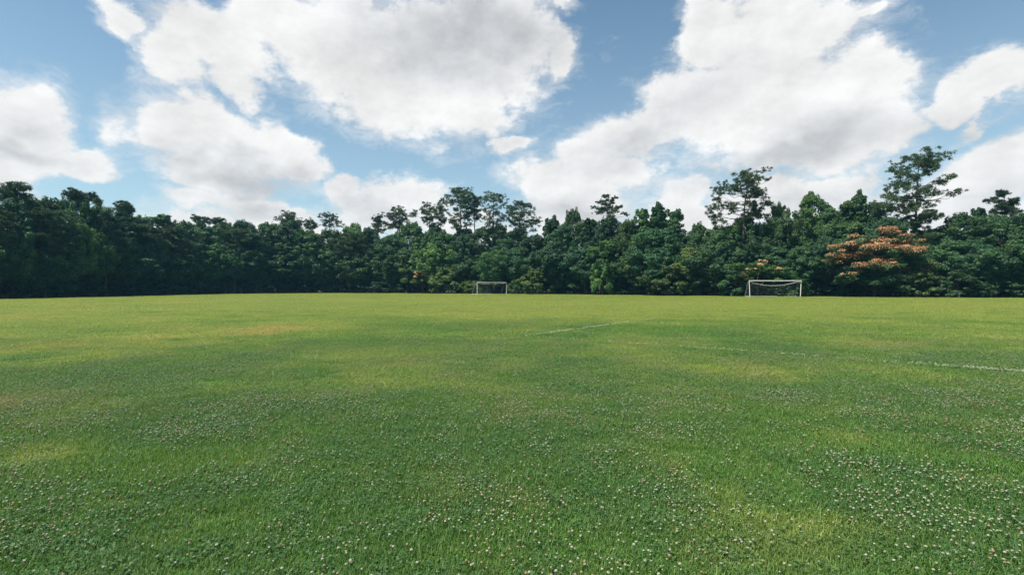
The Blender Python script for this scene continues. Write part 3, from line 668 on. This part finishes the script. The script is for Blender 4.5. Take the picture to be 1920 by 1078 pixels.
def scatter(name, label, cat, protos, pts, idx, rot, scl, attrs):
    """ONE object whose points carry copies of the little plants"""
    me = bpy.data.meshes.new(name)
    n = len(pts); me.vertices.add(n); me.vertices.foreach_set('co', np.asarray(pts, np.float32).ravel())
    def put(an, typ, key, v): a = me.attributes.new(an, typ, 'POINT'); a.data.foreach_set(key, np.ascontiguousarray(v).ravel())
    put('idx', 'INT', 'value', idx.astype(np.int32)); put('rot', 'FLOAT_VECTOR', 'vector', rot.astype(np.float32)); put('scl', 'FLOAT_VECTOR', 'vector', scl.astype(np.float32))
    for k, v in attrs.items(): put(k, 'FLOAT', 'value', v.astype(np.float32))
    o = link(name, me)
    c = bpy.data.collections.new(name + '_kinds')
    for i, pm in enumerate(protos): c.objects.link(bpy.data.objects.new('%s_kind_%s' % (name, 'abcdefghij'[i]), pm))
    g = bpy.data.node_groups.new(name + '_spread', 'GeometryNodeTree')
    g.interface.new_socket('Geometry', in_out='INPUT', socket_type='NodeSocketGeometry'); g.interface.new_socket('Geometry', in_out='OUTPUT', socket_type='NodeSocketGeometry')
    gi = g.nodes.new('NodeGroupInput'); go = g.nodes.new('NodeGroupOutput')
    ci = g.nodes.new('GeometryNodeCollectionInfo'); ci.inputs['Collection'].default_value = c; ci.inputs['Separate Children'].default_value = True; ci.inputs['Reset Children'].default_value = True
    ip = g.nodes.new('GeometryNodeInstanceOnPoints'); ip.inputs['Pick Instance'].default_value = True
    def na(an, t): q = g.nodes.new('GeometryNodeInputNamedAttribute'); q.data_type = t; q.inputs[0].default_value = an; return q.outputs[0]
    g.links.new(gi.outputs[0], ip.inputs['Points']); g.links.new(ci.outputs[0], ip.inputs['Instance'])
    g.links.new(na('idx', 'INT'), ip.inputs['Instance Index']); g.links.new(na('rot', 'FLOAT_VECTOR'), ip.inputs['Rotation']); g.links.new(na('scl', 'FLOAT_VECTOR'), ip.inputs['Scale'])
    g.links.new(ip.outputs[0], go.inputs[0])
    md = o.modifiers.new('spread', 'NODES'); md.node_group = g
    tag(o, label, cat, None, 'stuff')
    return o

def blade_material(name, kind):
    m, nt, N, L = new_mat(name)
    t = attr(nt, 'tint')
    if kind == 'grass':
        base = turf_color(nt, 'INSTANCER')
        v = ramp(nt, t.outputs['Fac'], [(0.0, (0.62, 0.68, 0.62)), (0.55, (1, 1, 1)), (0.9, (1.35, 1.25, 1.0)), (1.0, (1.9, 1.5, 1.2))])
        c = mixc(nt, 1.0, base, v.outputs[0], 'MULTIPLY'); tr = 0.35
    else:
        v = ramp(nt, t.outputs['Fac'], [(0.0, (0.034, 0.088, 0.034)), (0.6, (0.056, 0.132, 0.045)), (1.0, (0.090, 0.180, 0.055))])
        y = attr(nt, 'yel', 'INSTANCER')
        c = mixc(nt, mth(nt, 'MULTIPLY', y.outputs['Fac'], 0.35), v.outputs[0], GRASS_YELLOW); tr = 0.3
    p = nd(nt, 'ShaderNodeBsdfPrincipled', i_Roughness=0.5); p.inputs['Specular IOR Level'].default_value = 0.25
    L.new(c, p.inputs['Base Color'])
    tl = N.new('ShaderNodeBsdfTranslucent'); L.new(mixc(nt, 1.0, c, (1.2, 1.25, 0.6), 'MULTIPLY'), tl.inputs[0])
    mx = nd(nt, 'ShaderNodeMixShader', i_0=tr); L.new(p.outputs[0], mx.inputs[1]); L.new(tl.outputs[0], mx.inputs[2])
    o = N.new('ShaderNodeOutputMaterial'); L.new(mx.outputs[0], o.inputs[0])
    return m

def sector_points(rng, y0, y1, dens):
    """random ground points in front of the standing point, a little wider than the view"""
    st = 1.0 / math.sqrt(dens)                      # a loosely shuffled grid: even cover, no bald spots
    xm = 1.25 * y1 + 2.4
    gx, gy = np.meshgrid(np.arange(-xm, xm, st), np.arange(y0, y1, st))
    x = (gx + (rng.rand(*gx.shape) - 0.5) * st * 1.1).ravel(); y = (gy + (rng.rand(*gx.shape) - 0.5) * st * 1.1).ravel()
    k = np.abs(x) < 1.25 * y + 2.4
    o = rng.permutation(k.sum())
    return x[k][o], y[k][o]

def build_turf_plants():
    rng = np.random.RandomState(77)
    MG = blade_material('grass_blade', 'grass'); MC = blade_material('clover_leaf', 'clover')
    gp = [clump_blades(500 + i, 330, 0.18, 0.022, 0.050, 0.0036, MG) for i in range(4)] + [clump_blades(510, 120, 0.13, 0.04, 0.085, 0.004, MG)]
    bands = [(1.6, 7, 62, 1.0, 1.0), (7, 14, 30, 1.45, 1.05), (14, 30, 6.5, 3.2, 1.15), (30, 62, 1.5, 7.0, 1.3), (62, 112, 0.45, 13.0, 1.5)]
    def wood_ok(x, y):
        px = CX + F * x / y
        return y < np.interp(px, EDGE_PX, EDGE_Y) - 0.3
    P, I, S, A = [], [], [], []
    for y0, y1, dens, sx, sz in bands:
        x, y = sector_points(rng, y0, y1, dens)
        k = wood_ok(x, y); x, y = x[k], y[k]
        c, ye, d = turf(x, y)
        keep = rng.rand(len(x)) < 1 - 0.12 * c
        x, y, c, ye, d = x[keep], y[keep], c[keep], ye[keep], d[keep]
        n = len(x); P.append(np.stack([x, y, np.zeros(n)], 1))
        tuft = (rng.rand(n) < 0.03) & (y < 14)
        I.append(np.where(tuft, 4, rng.randint(0, 4, n)))
        s = np.stack([sx * (0.9 + 0.25 * rng.rand(n)), sx * (0.9 + 0.25 * rng.rand(n)), sz * (0.7 + 0.5 * rng.rand(n))], 1); S.append(s)
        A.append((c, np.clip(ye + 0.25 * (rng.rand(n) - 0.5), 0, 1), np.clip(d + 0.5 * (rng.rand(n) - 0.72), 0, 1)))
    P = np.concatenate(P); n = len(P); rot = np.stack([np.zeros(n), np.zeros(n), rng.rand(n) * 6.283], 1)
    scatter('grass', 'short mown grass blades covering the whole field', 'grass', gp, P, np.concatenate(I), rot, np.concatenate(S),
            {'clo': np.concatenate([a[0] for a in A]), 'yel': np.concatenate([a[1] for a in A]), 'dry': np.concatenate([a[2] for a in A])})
    # clover leaves
    cp = [clump_clover(520 + i, 125, 0.17, MC) for i in range(4)]
    P, I, S, Yv = [], [], [], []
    for y0, y1, dens, sx, sz in [(1.6, 7, 34, 0.85, 0.85), (7, 14, 16, 1.2, 0.9), (14, 30, 3, 2.4, 1.0)]:
        x, y = sector_points(rng, y0, y1, dens)
        c, ye, d = turf(x, y)
        k = rng.rand(len(x)) < 0.06 + 0.60 * c
        x, y, ye = x[k], y[k], ye[k]; n = len(x)
        P.append(np.stack([x, y, np.zeros(n)], 1)); I.append(rng.randint(0, 4, n)); s = sx * (0.85 + 0.3 * rng.rand(n)); S.append(np.stack([s, s, sz * (0.75 + 0.5 * rng.rand(n))], 1)); Yv.append(ye)
    P = np.concatenate(P); n = len(P); rot = np.stack([np.zeros(n), np.zeros(n), rng.rand(n) * 6.283], 1)
    scatter('clover', 'dark green clover leaves in patches through the grass', 'clover', cp, P, np.concatenate(I), rot, np.concatenate(S), {'yel': np.concatenate(Yv)})
    # clover blossom
    MF = [plain_material('clover_white', (0.265, 0.275, 0.19), 0.8, 0.1, 0.3, 300), plain_material('clover_cream', (0.20, 0.205, 0.125), 0.8, 0.1, 0.2, 300), plain_material('clover_faded', (0.26, 0.18, 0.115), 0.9, 0.05, 0.3, 300)]
    MS = plain_material('clover_stalk', (0.06, 0.11, 0.03), 0.7, 0.2, 0.2, 50)
    fp = [flower_head(540 + i, (0.0066, 0.0076, 0.0070, 0.0068)[i], (0.050, 0.058, 0.046, 0.040)[i], MF[(0, 0, 1, 2)[i]], MS) for i in range(4)]
    P, I, S = [], [], []
    for y0, y1, dens, s0 in [(1.6, 7, 680, 0.95), (7, 14, 420, 0.9), (14, 26, 90, 0.95), (26, 42, 14, 1.1)]:
        x, y = sector_points(rng, y0, y1, dens)
        c, ye, d = turf(x, y)
        cl = fbm(x, y, 3, 1.7, 55.0); cl2 = fbm(x, y, 3, 5.0, 91.0)
        pr = np.clip((0.22 + 0.75 * c) * (0.12 + 0.9 * sstep(0.34, 0.70, cl * 0.6 + cl2 * 0.4)), 0, 1)
        k = rng.rand(len(x)) < pr
        x, y = x[k], y[k]; n = len(x)
        old = sstep(0.48, 0.62, fbm(x, y, 3, 1.3, 210.0))
        u = rng.rand(n)
        i = np.where(u < 0.14 + 0.34 * old, 3, np.where(u < 0.42 + 0.30 * old, 2, rng.randint(0, 2, n)))
        P.append(np.stack([x, y, np.zeros(n)], 1)); I.append(i)
        s = s0 * (0.5 + 0.75 * rng.rand(n)); S.append(np.stack([s, s, s * (0.8 + 0.3 * rng.rand(n))], 1))
    P = np.concatenate(P); n = len(P); rot = np.stack([rng.randn(n) * 0.15, rng.randn(n) * 0.15, rng.rand(n) * 6.283], 1)
    scatter('clover_blossom', 'small white and fading brown clover heads sprinkled over the turf', 'clover flowers', fp, P, np.concatenate(I), rot, np.concatenate(S), {})
    print('SCATTER', n)

def pitch_line(pts, width, dens, label, seed, fade):
    """worn paint: whitened blades lying along a strip of the turf"""
    rng = np.random.RandomState(seed)
    pts = [np.array(p, float) for p in pts]; seg = [np.linalg.norm(b - a) for a, b in zip(pts, pts[1:])]
    tot = sum(seg); n = int(tot * dens); s = rng.rand(n) * tot
    keep = rng.rand(n) < fade(s / tot) * (0.25 + 0.75 * sstep(0.30, 0.75, fbm(s, s * 0, 4, 1.3, seed))); s = s[keep]; n = len(s)
    cum = np.concatenate([[0], np.cumsum(seg)]); P2 = np.array(pts)
    x = np.interp(s, cum, P2[:, 0]); y = np.interp(s, cum, P2[:, 1])
    d = unit(P2[-1] - P2[0]); nn = np.array([-d[1], d[0]])
    off = rng.randn(n) * width * 0.34
    c = np.stack([x + nn[0] * off, y + nn[1] * off, 0.048 + 0.032 * rng.rand(n)], 1)
    a = rng.randn(n, 3); a[:, 2] *= 0.5; a = unit(a); b = unit(np.cross(a, rng.randn(n, 3) * 0.4 + np.array([0, 0, 1.0])))
    A = a * 0.025; B = b * 0.004
    co = np.stack([c - A - B, c - A + B, c + A + B * 0.3, c + A - B * 0.3], 1).reshape(-1, 3)
    m = bpy.data.materials.get('line_paint') or plain_material('line_paint', (0.30, 0.34, 0.21), 0.8, 0.1, 0.2, 40)
    tag(link('pitch_line', quad_mesh('pitch_line', co, quads_of(co), m)), label, None, None, 'structure')

# ------------------------------------------------------------------ sky
def build_world():
    w = bpy.data.worlds.new('World'); SC.world = w; w.use_nodes = True
    nt = w.node_tree; N, L = nt.nodes, nt.links; N.clear()
    sky = nd(nt, 'ShaderNodeTexSky', sky_type='NISHITA', sun_disc=False, sun_elevation=SUN_EL, sun_rotation=SUN_AZ, altitude=0, air_density=1.0, dust_density=0.05, ozone_density=2.5)
    tc = N.new('ShaderNodeTexCoord'); D = tc.outputs['Generated']
    sep = N.new('ShaderNodeSeparateXYZ'); L.new(D, sep.inputs[0])
    az = mth(nt, 'ARCTAN2', sep.outputs[0], sep.outputs[1]); el = mth(nt, 'ARCSINE', sep.outputs[2])
    pos = N.new('ShaderNodeCombineXYZ'); L.new(az, pos.inputs[0]); L.new(el, pos.inputs[1])
    def vm(op, a, b=None, s=None):
        v = N.new('ShaderNodeVectorMath'); v.operation = op
        for i, q in enumerate((a, b)):
            if q is None: continue
            if isinstance(q, tuple): v.inputs[i].default_value = q
            else: L.new(q, v.inputs[i])
        if s is not None: v.inputs['Scale'].default_value = s
        return v
    flat = vm('MULTIPLY', D, (1, 1, 1.45)).outputs[0]
    def noise(scale, det, rough, vec=None, off=None):
        n = nd(nt, 'ShaderNodeTexNoise', i_Scale=scale, i_Detail=det, i_Roughness=rough)
        v = vec or flat
        if off: v = vm('ADD', v, off).outputs[0]
        L.new(v, n.inputs['Vector']); return n
    def warp(p, scale, det, amt, off):
        n = noise(scale, det, 0.6, off=off)
        d = vm('SUBTRACT', n.outputs['Color'], (0.5, 0.5, 0.5)).outputs[0]
        return vm('ADD', p, vm('SCALE', d, None, amt).outputs[0]).outputs[0]
    p1 = warp(pos.outputs[0], 4.5, 2.0, 0.16, (3, 1, 7))
    p2 = warp(p1, 15.0, 6.0, 0.075, (13, 5, 2))
    psoft = warp(pos.outputs[0], 5.0, 4.0, 0.16, (8, 4, 1))
    def ell(px, py, rx, ry, rot=0.0):
        u = (px - CX) / F; v = (CY - py) / F
        a = math.atan(u); e = math.atan(v * math.cos(a))
        return a, e, rx / F * math.cos(a) ** 2, ry / F * math.cos(a) * math.cos(e) ** 2, -R(rot)
    def field(p, E):
        cur = None
        for q in E:
            a, e, ra, re, ro = ell(*q[:5])
            mp = nd(nt, 'ShaderNodeMapping', vector_type='TEXTURE'); mp.inputs['Location'].default_value = (a, e, 0); mp.inputs['Rotation'].default_value = (0, 0, ro); mp.inputs['Scale'].default_value = (ra, re, 1.0)
            L.new(p, mp.inputs['Vector'])
            ln = vm('LENGTH', mp.outputs[0])
            wgt = q[5] if len(q) > 5 else 1.0
            v = mth(nt, 'MULTIPLY_ADD', ln.outputs['Value'], -wgt, wgt)
            if cur is None: cur = v
            else: cur = mth(nt, 'SMOOTH_MAX', cur, v, 0.18)
        return cur
    CLOUD = [(840,95,215,140,0),(745,150,250,100,14),(880,185,110,55,-20),(960,50,100,80,0),(1050,90,40,34,-35),(1062,20,26,20,0),(640,70,220,110,0),(420,90,150,85,8),(330,120,85,60,25),(215,55,85,34,42),(455,160,80,44,24,.8),(560,30,140,60,0),
             (30,235,105,88,0),(-20,280,150,70,0),(100,300,90,44,0),(200,262,50,34,0,.35),
             (335,262,112,62,0),(430,270,170,78,4),(545,285,85,56,10),(400,335,120,46,0),(480,395,130,32,0),(350,385,80,26,0,.7),
             (655,352,52,46,0),(765,368,82,48,0),(715,402,150,40,0),(650,400,80,36,0),
             (965,276,50,32,-14,1.4),
             (1450,70,150,120,0),(1560,50,95,70,0),(1610,165,120,90,0),(1400,200,240,120,-10),(1240,225,170,80,-38),(1500,250,240,85,0),(1150,270,120,62,-20),(1340,60,70,80,-50),(1640,25,60,22,-20,.7),(1660,240,90,60,0),
             (1040,345,120,44,0),(1140,350,100,42,0),(1070,395,140,46,0),(1290,378,66,38,0),(1290,410,110,36,0),(1520,350,140,34,0),(1480,395,220,44,0),
             (1880,165,130,62,-28),(1810,216,92,38,-15),(1850,215,120,34,-6),(1910,195,90,46,0),(1845,345,110,60,-8),(1790,385,110,46,0),(1910,320,90,56,0),(1840,262,70,14,-25,.5),(1780,440,200,40,0),(520,440,260,30,0,.8),(900,440,200,30,0,.8)]
    GREY = [(890,60,200,95,0,1.0),(830,115,150,70,10,.7),(700,40,90,50,0,.4),(430,322,150,40,0,.85),(330,300,80,30,0,.4),(40,305,150,32,0,.7),(60,240,60,30,0,.3),(1430,298,260,36,-4,.9),(1560,255,170,40,0,.55),(1180,262,130,36,-15,.4),(1300,180,120,40,-20,.25),
            (700,395,130,28,0,.5),(1080,400,120,26,0,.5),(1850,230,130,22,-12,.5),(1850,385,110,40,0,.45),(1530,385,150,26,0,.3),(480,385,120,24,0,.4)]
    cf = field(p2, CLOUD)
    gf = field(psoft, GREY)
    n_mid = noise(11.0, 9.0, 0.62, off=(1.3, 2.2, 5.5)); n_fine = noise(34.0, 8.0, 0.68, off=(7.7, 1.2, 0.4))
    # density: blob field roughened by two noises
    dens = mth(nt, 'ADD', cf, mth(nt, 'MULTIPLY', mth(nt, 'SUBTRACT', n_mid.outputs['Fac'], 0.56), 1.05))
    dens = mth(nt, 'ADD', dens, mth(nt, 'MULTIPLY', mth(nt, 'SUBTRACT', n_fine.outputs['Fac'], 0.5), 0.60))
    mr = nd(nt, 'ShaderNodeMapRange', interpolation_type='SMOOTHSTEP'); mr.inputs[1].default_value = -0.15; mr.inputs[2].default_value = 0.30
    L.new(dens, mr.inputs[0]); alpha = mr.outputs[0]
    wv = vm('MULTIPLY', D, (1.0, 1.0, 2.6)).outputs[0]
    nw = noise(8.0, 9.0, 0.70, vec=warp(wv, 6.0, 3.0, 0.25, (2, 9, 4)))
    wd = mth(nt, 'ADD', cf, mth(nt, 'MULTIPLY', mth(nt, 'SUBTRACT', nw.outputs['Fac'], 0.5), 2.2))
    mw = nd(nt, 'ShaderNodeMapRange', interpolation_type='SMOOTHSTEP'); mw.inputs[1].default_value = -0.35; mw.inputs[2].default_value = 0.55; mw.inputs[4].default_value = 0.62
    L.new(wd, mw.inputs[0])
    alpha = mth(nt, 'MAXIMUM', alpha, mw.outputs[0])
    # relief: the same noise a little higher up and toward the sun, so that billows show
    shift = (-0.020, 0.0, 0.026)
    n_up = noise(11.0, 9.0, 0.62, off=(1.3 + shift[0], 2.2, 5.5 + shift[2])); n_fup = noise(34.0, 8.0, 0.68, off=(7.7 + shift[0] * .4, 1.2, 0.4 + shift[2] * .4))
    rel = mth(nt, 'ADD', mth(nt, 'MULTIPLY', mth(nt, 'SUBTRACT', n_mid.outputs['Fac'], n_up.outputs['Fac']), 0.36), mth(nt, 'MULTIPLY', mth(nt, 'SUBTRACT', n_fine.outputs['Fac'], n_fup.outputs['Fac']), 0.16))
    gm = nd(nt, 'ShaderNodeMapRange', interpolation_type='SMOOTHSTEP'); gm.inputs[1].default_value = -0.30; gm.inputs[2].default_value = 0.85
    L.new(gf, gm.inputs[0])
    thick = nd(nt, 'ShaderNodeMapRange', interpolation_type='SMOOTHSTEP'); thick.inputs[1].default_value = 0.2; thick.inputs[2].default_value = 1.1; L.new(dens, thick.inputs[0])
    nl1 = noise(4.6, 3.0, 0.5, off=(5.1, 3.3, 8.8)); nl2 = noise(4.6, 3.0, 0.5, off=(5.1 - 0.05, 3.3, 8.8 + 0.075))
    rel = mth(nt, 'ADD', rel, mth(nt, 'MULTIPLY', mth(nt, 'SUBTRACT', nl1.outputs['Fac'], nl2.outputs['Fac']), 0.5))
    lum = mth(nt, 'ADD', 1.0, rel)
    lum = mth(nt, 'SUBTRACT', lum, mth(nt, 'MULTIPLY', gm.outputs[0], 0.32))
    lum = mth(nt, 'SUBTRACT', lum, mth(nt, 'MULTIPLY', thick.outputs[0], 0.06), clamp=False)
    lum = mth(nt, 'MINIMUM', mth(nt, 'MAXIMUM', lum, 0.35), 1.1)
    tintc = ramp(nt, gm.outputs[0], [(0.0, (1.0, 1.0, 0.995)), (1.0, (0.97, 1.0, 1.04))])
    cc = vm('SCALE', tintc.outputs[0], None, 1.0); L.new(mth(nt, 'MULTIPLY', lum, CLOUD_LUM), cc.inputs['Scale'])
    skyc = mixc(nt, 1.0, sky.outputs[0], SKY_TINT, 'MULTIPLY')
    # a veil of thin haze cloud low down
    lowv = nd(nt, 'ShaderNodeMapRange', interpolation_type='SMOOTHSTEP'); lowv.inputs[1].default_value = 0.60; lowv.inputs[2].default_value = -0.02; lowv.inputs[3].default_value = 0.0; lowv.inputs[4].default_value = 0.42
    L.new(el, lowv.inputs[0])
    skyc = mixc(nt, lowv.outputs[0], skyc, (3.5, 4.4, 5.2))
    col = mixc(nt, alpha, skyc, cc.outputs[0])
    bg = nd(nt, 'ShaderNodeBackground', i_Strength=0.075); L.new(col, bg.inputs[0])
    o = N.new('ShaderNodeOutputWorld'); L.new(bg.outputs[0], o.inputs[0])
    w.cycles.sampling_method = 'MANUAL'; w.cycles.sample_map_resolution = 512

CLOUD_LUM = 6.1
SKY_TINT = (0.93, 1.02, 0.89)

HAZE_DENSITY, HAZE_COLOR = 0.00024, (0.26, 0.68, 1.0)  # blue air, put in mainly to lift the dark tones toward navy
def build_haze():
    v = np.array([[x, y, z] for x in (-4200, 4200) for y in (-4200, 4200) for z in (-1.0, 36.0)], float)
    f = np.array([[0, 1, 3, 2], [4, 6, 7, 5], [0, 4, 5, 1], [2, 3, 7, 6], [0, 2, 6, 4], [1, 5, 7, 3]])
    m, nt, N, L = new_mat('air')
    pv = N.new('ShaderNodeVolumePrincipled'); pv.inputs['Color'].default_value = (*HAZE_COLOR, 1); pv.inputs['Density'].default_value = HAZE_DENSITY; pv.inputs['Anisotropy'].default_value = 0.2
    o = N.new('ShaderNodeOutputMaterial'); L.new(pv.outputs[0], o.inputs['Volume'])
    tag(link('haze', quad_mesh('haze', v, f, m)), 'thin blue haze over the field, added to lift dark tones', None, None, 'stuff')

# ------------------------------------------------------------------ assemble
build_world()
build_ground()
build_haze()
build_turf_plants()
build_trees()
goal(1453.5, 70.2, 7.54, 2.36, 1.6, R(0), 'larger and nearer white soccer goal with a sagging net rope', 0.62, 0.10)
goal(923, 95.0, 7.30, 2.30, 1.9, R(40), 'smaller and farther white soccer goal turned at an angle', 0.22, 0.0)
g = lambda px, py: ((px - CX) / F * F * EYE / (py - CY), F * EYE / (py - CY))
pitch_line([g(985, 633), g(1240, 597)], 0.11, 2200, 'faint worn white line running away toward the wood', 3, lambda t: 0.13 - 0.08 * t)
pitch_line([g(985, 633), g(1380, 660), g(1960, 705)], 0.09, 2400, 'worn white line crossing toward the edge, clearest near its end', 4, lambda t: 0.02 + 0.11 * sstep(0.74, 0.97, t) + 0.03 * np.exp(-((t - 0.56) / 0.1) ** 2))

sun = bpy.data.lights.new('sun', 'SUN'); sun.energy = 4.5; sun.angle = R(0.53); sun.color = (1.0, 0.95, 0.86)
so = link('sun', sun)
dirv = Vector((math.sin(SUN_AZ) * math.cos(SUN_EL), math.cos(SUN_AZ) * math.cos(SUN_EL), math.sin(SUN_EL)))
so.rotation_euler = dirv.to_track_quat('Z', 'Y').to_euler(); so.location = (0, 0, 40)

cam = bpy.data.cameras.new('camera'); co_ = link('camera', cam)
cam.sensor_width = 36.0; cam.lens = 36.0 * F / 1920.0; cam.clip_start = 0.05; cam.clip_end = 6000
co_.location = (0, 0, EYE); co_.rotation_euler = (R(90) - math.atan((539 - CY) / F), 0, 0)
SC.camera = co_

SC.view_settings.view_transform = 'Standard'; SC.view_settings.look = 'None'; SC.view_settings.exposure = 1.0; SC.view_settings.gamma = 1.0
SC.cycles.max_bounces = 6; SC.cycles.diffuse_bounces = 3; SC.cycles.glossy_bounces = 2; SC.cycles.transmission_bounces = 4
SC.cycles.caustics_reflective = False; SC.cycles.caustics_refractive = False; SC.cycles.sample_clamp_indirect = 6.0
SC.cycles.use_denoising = True
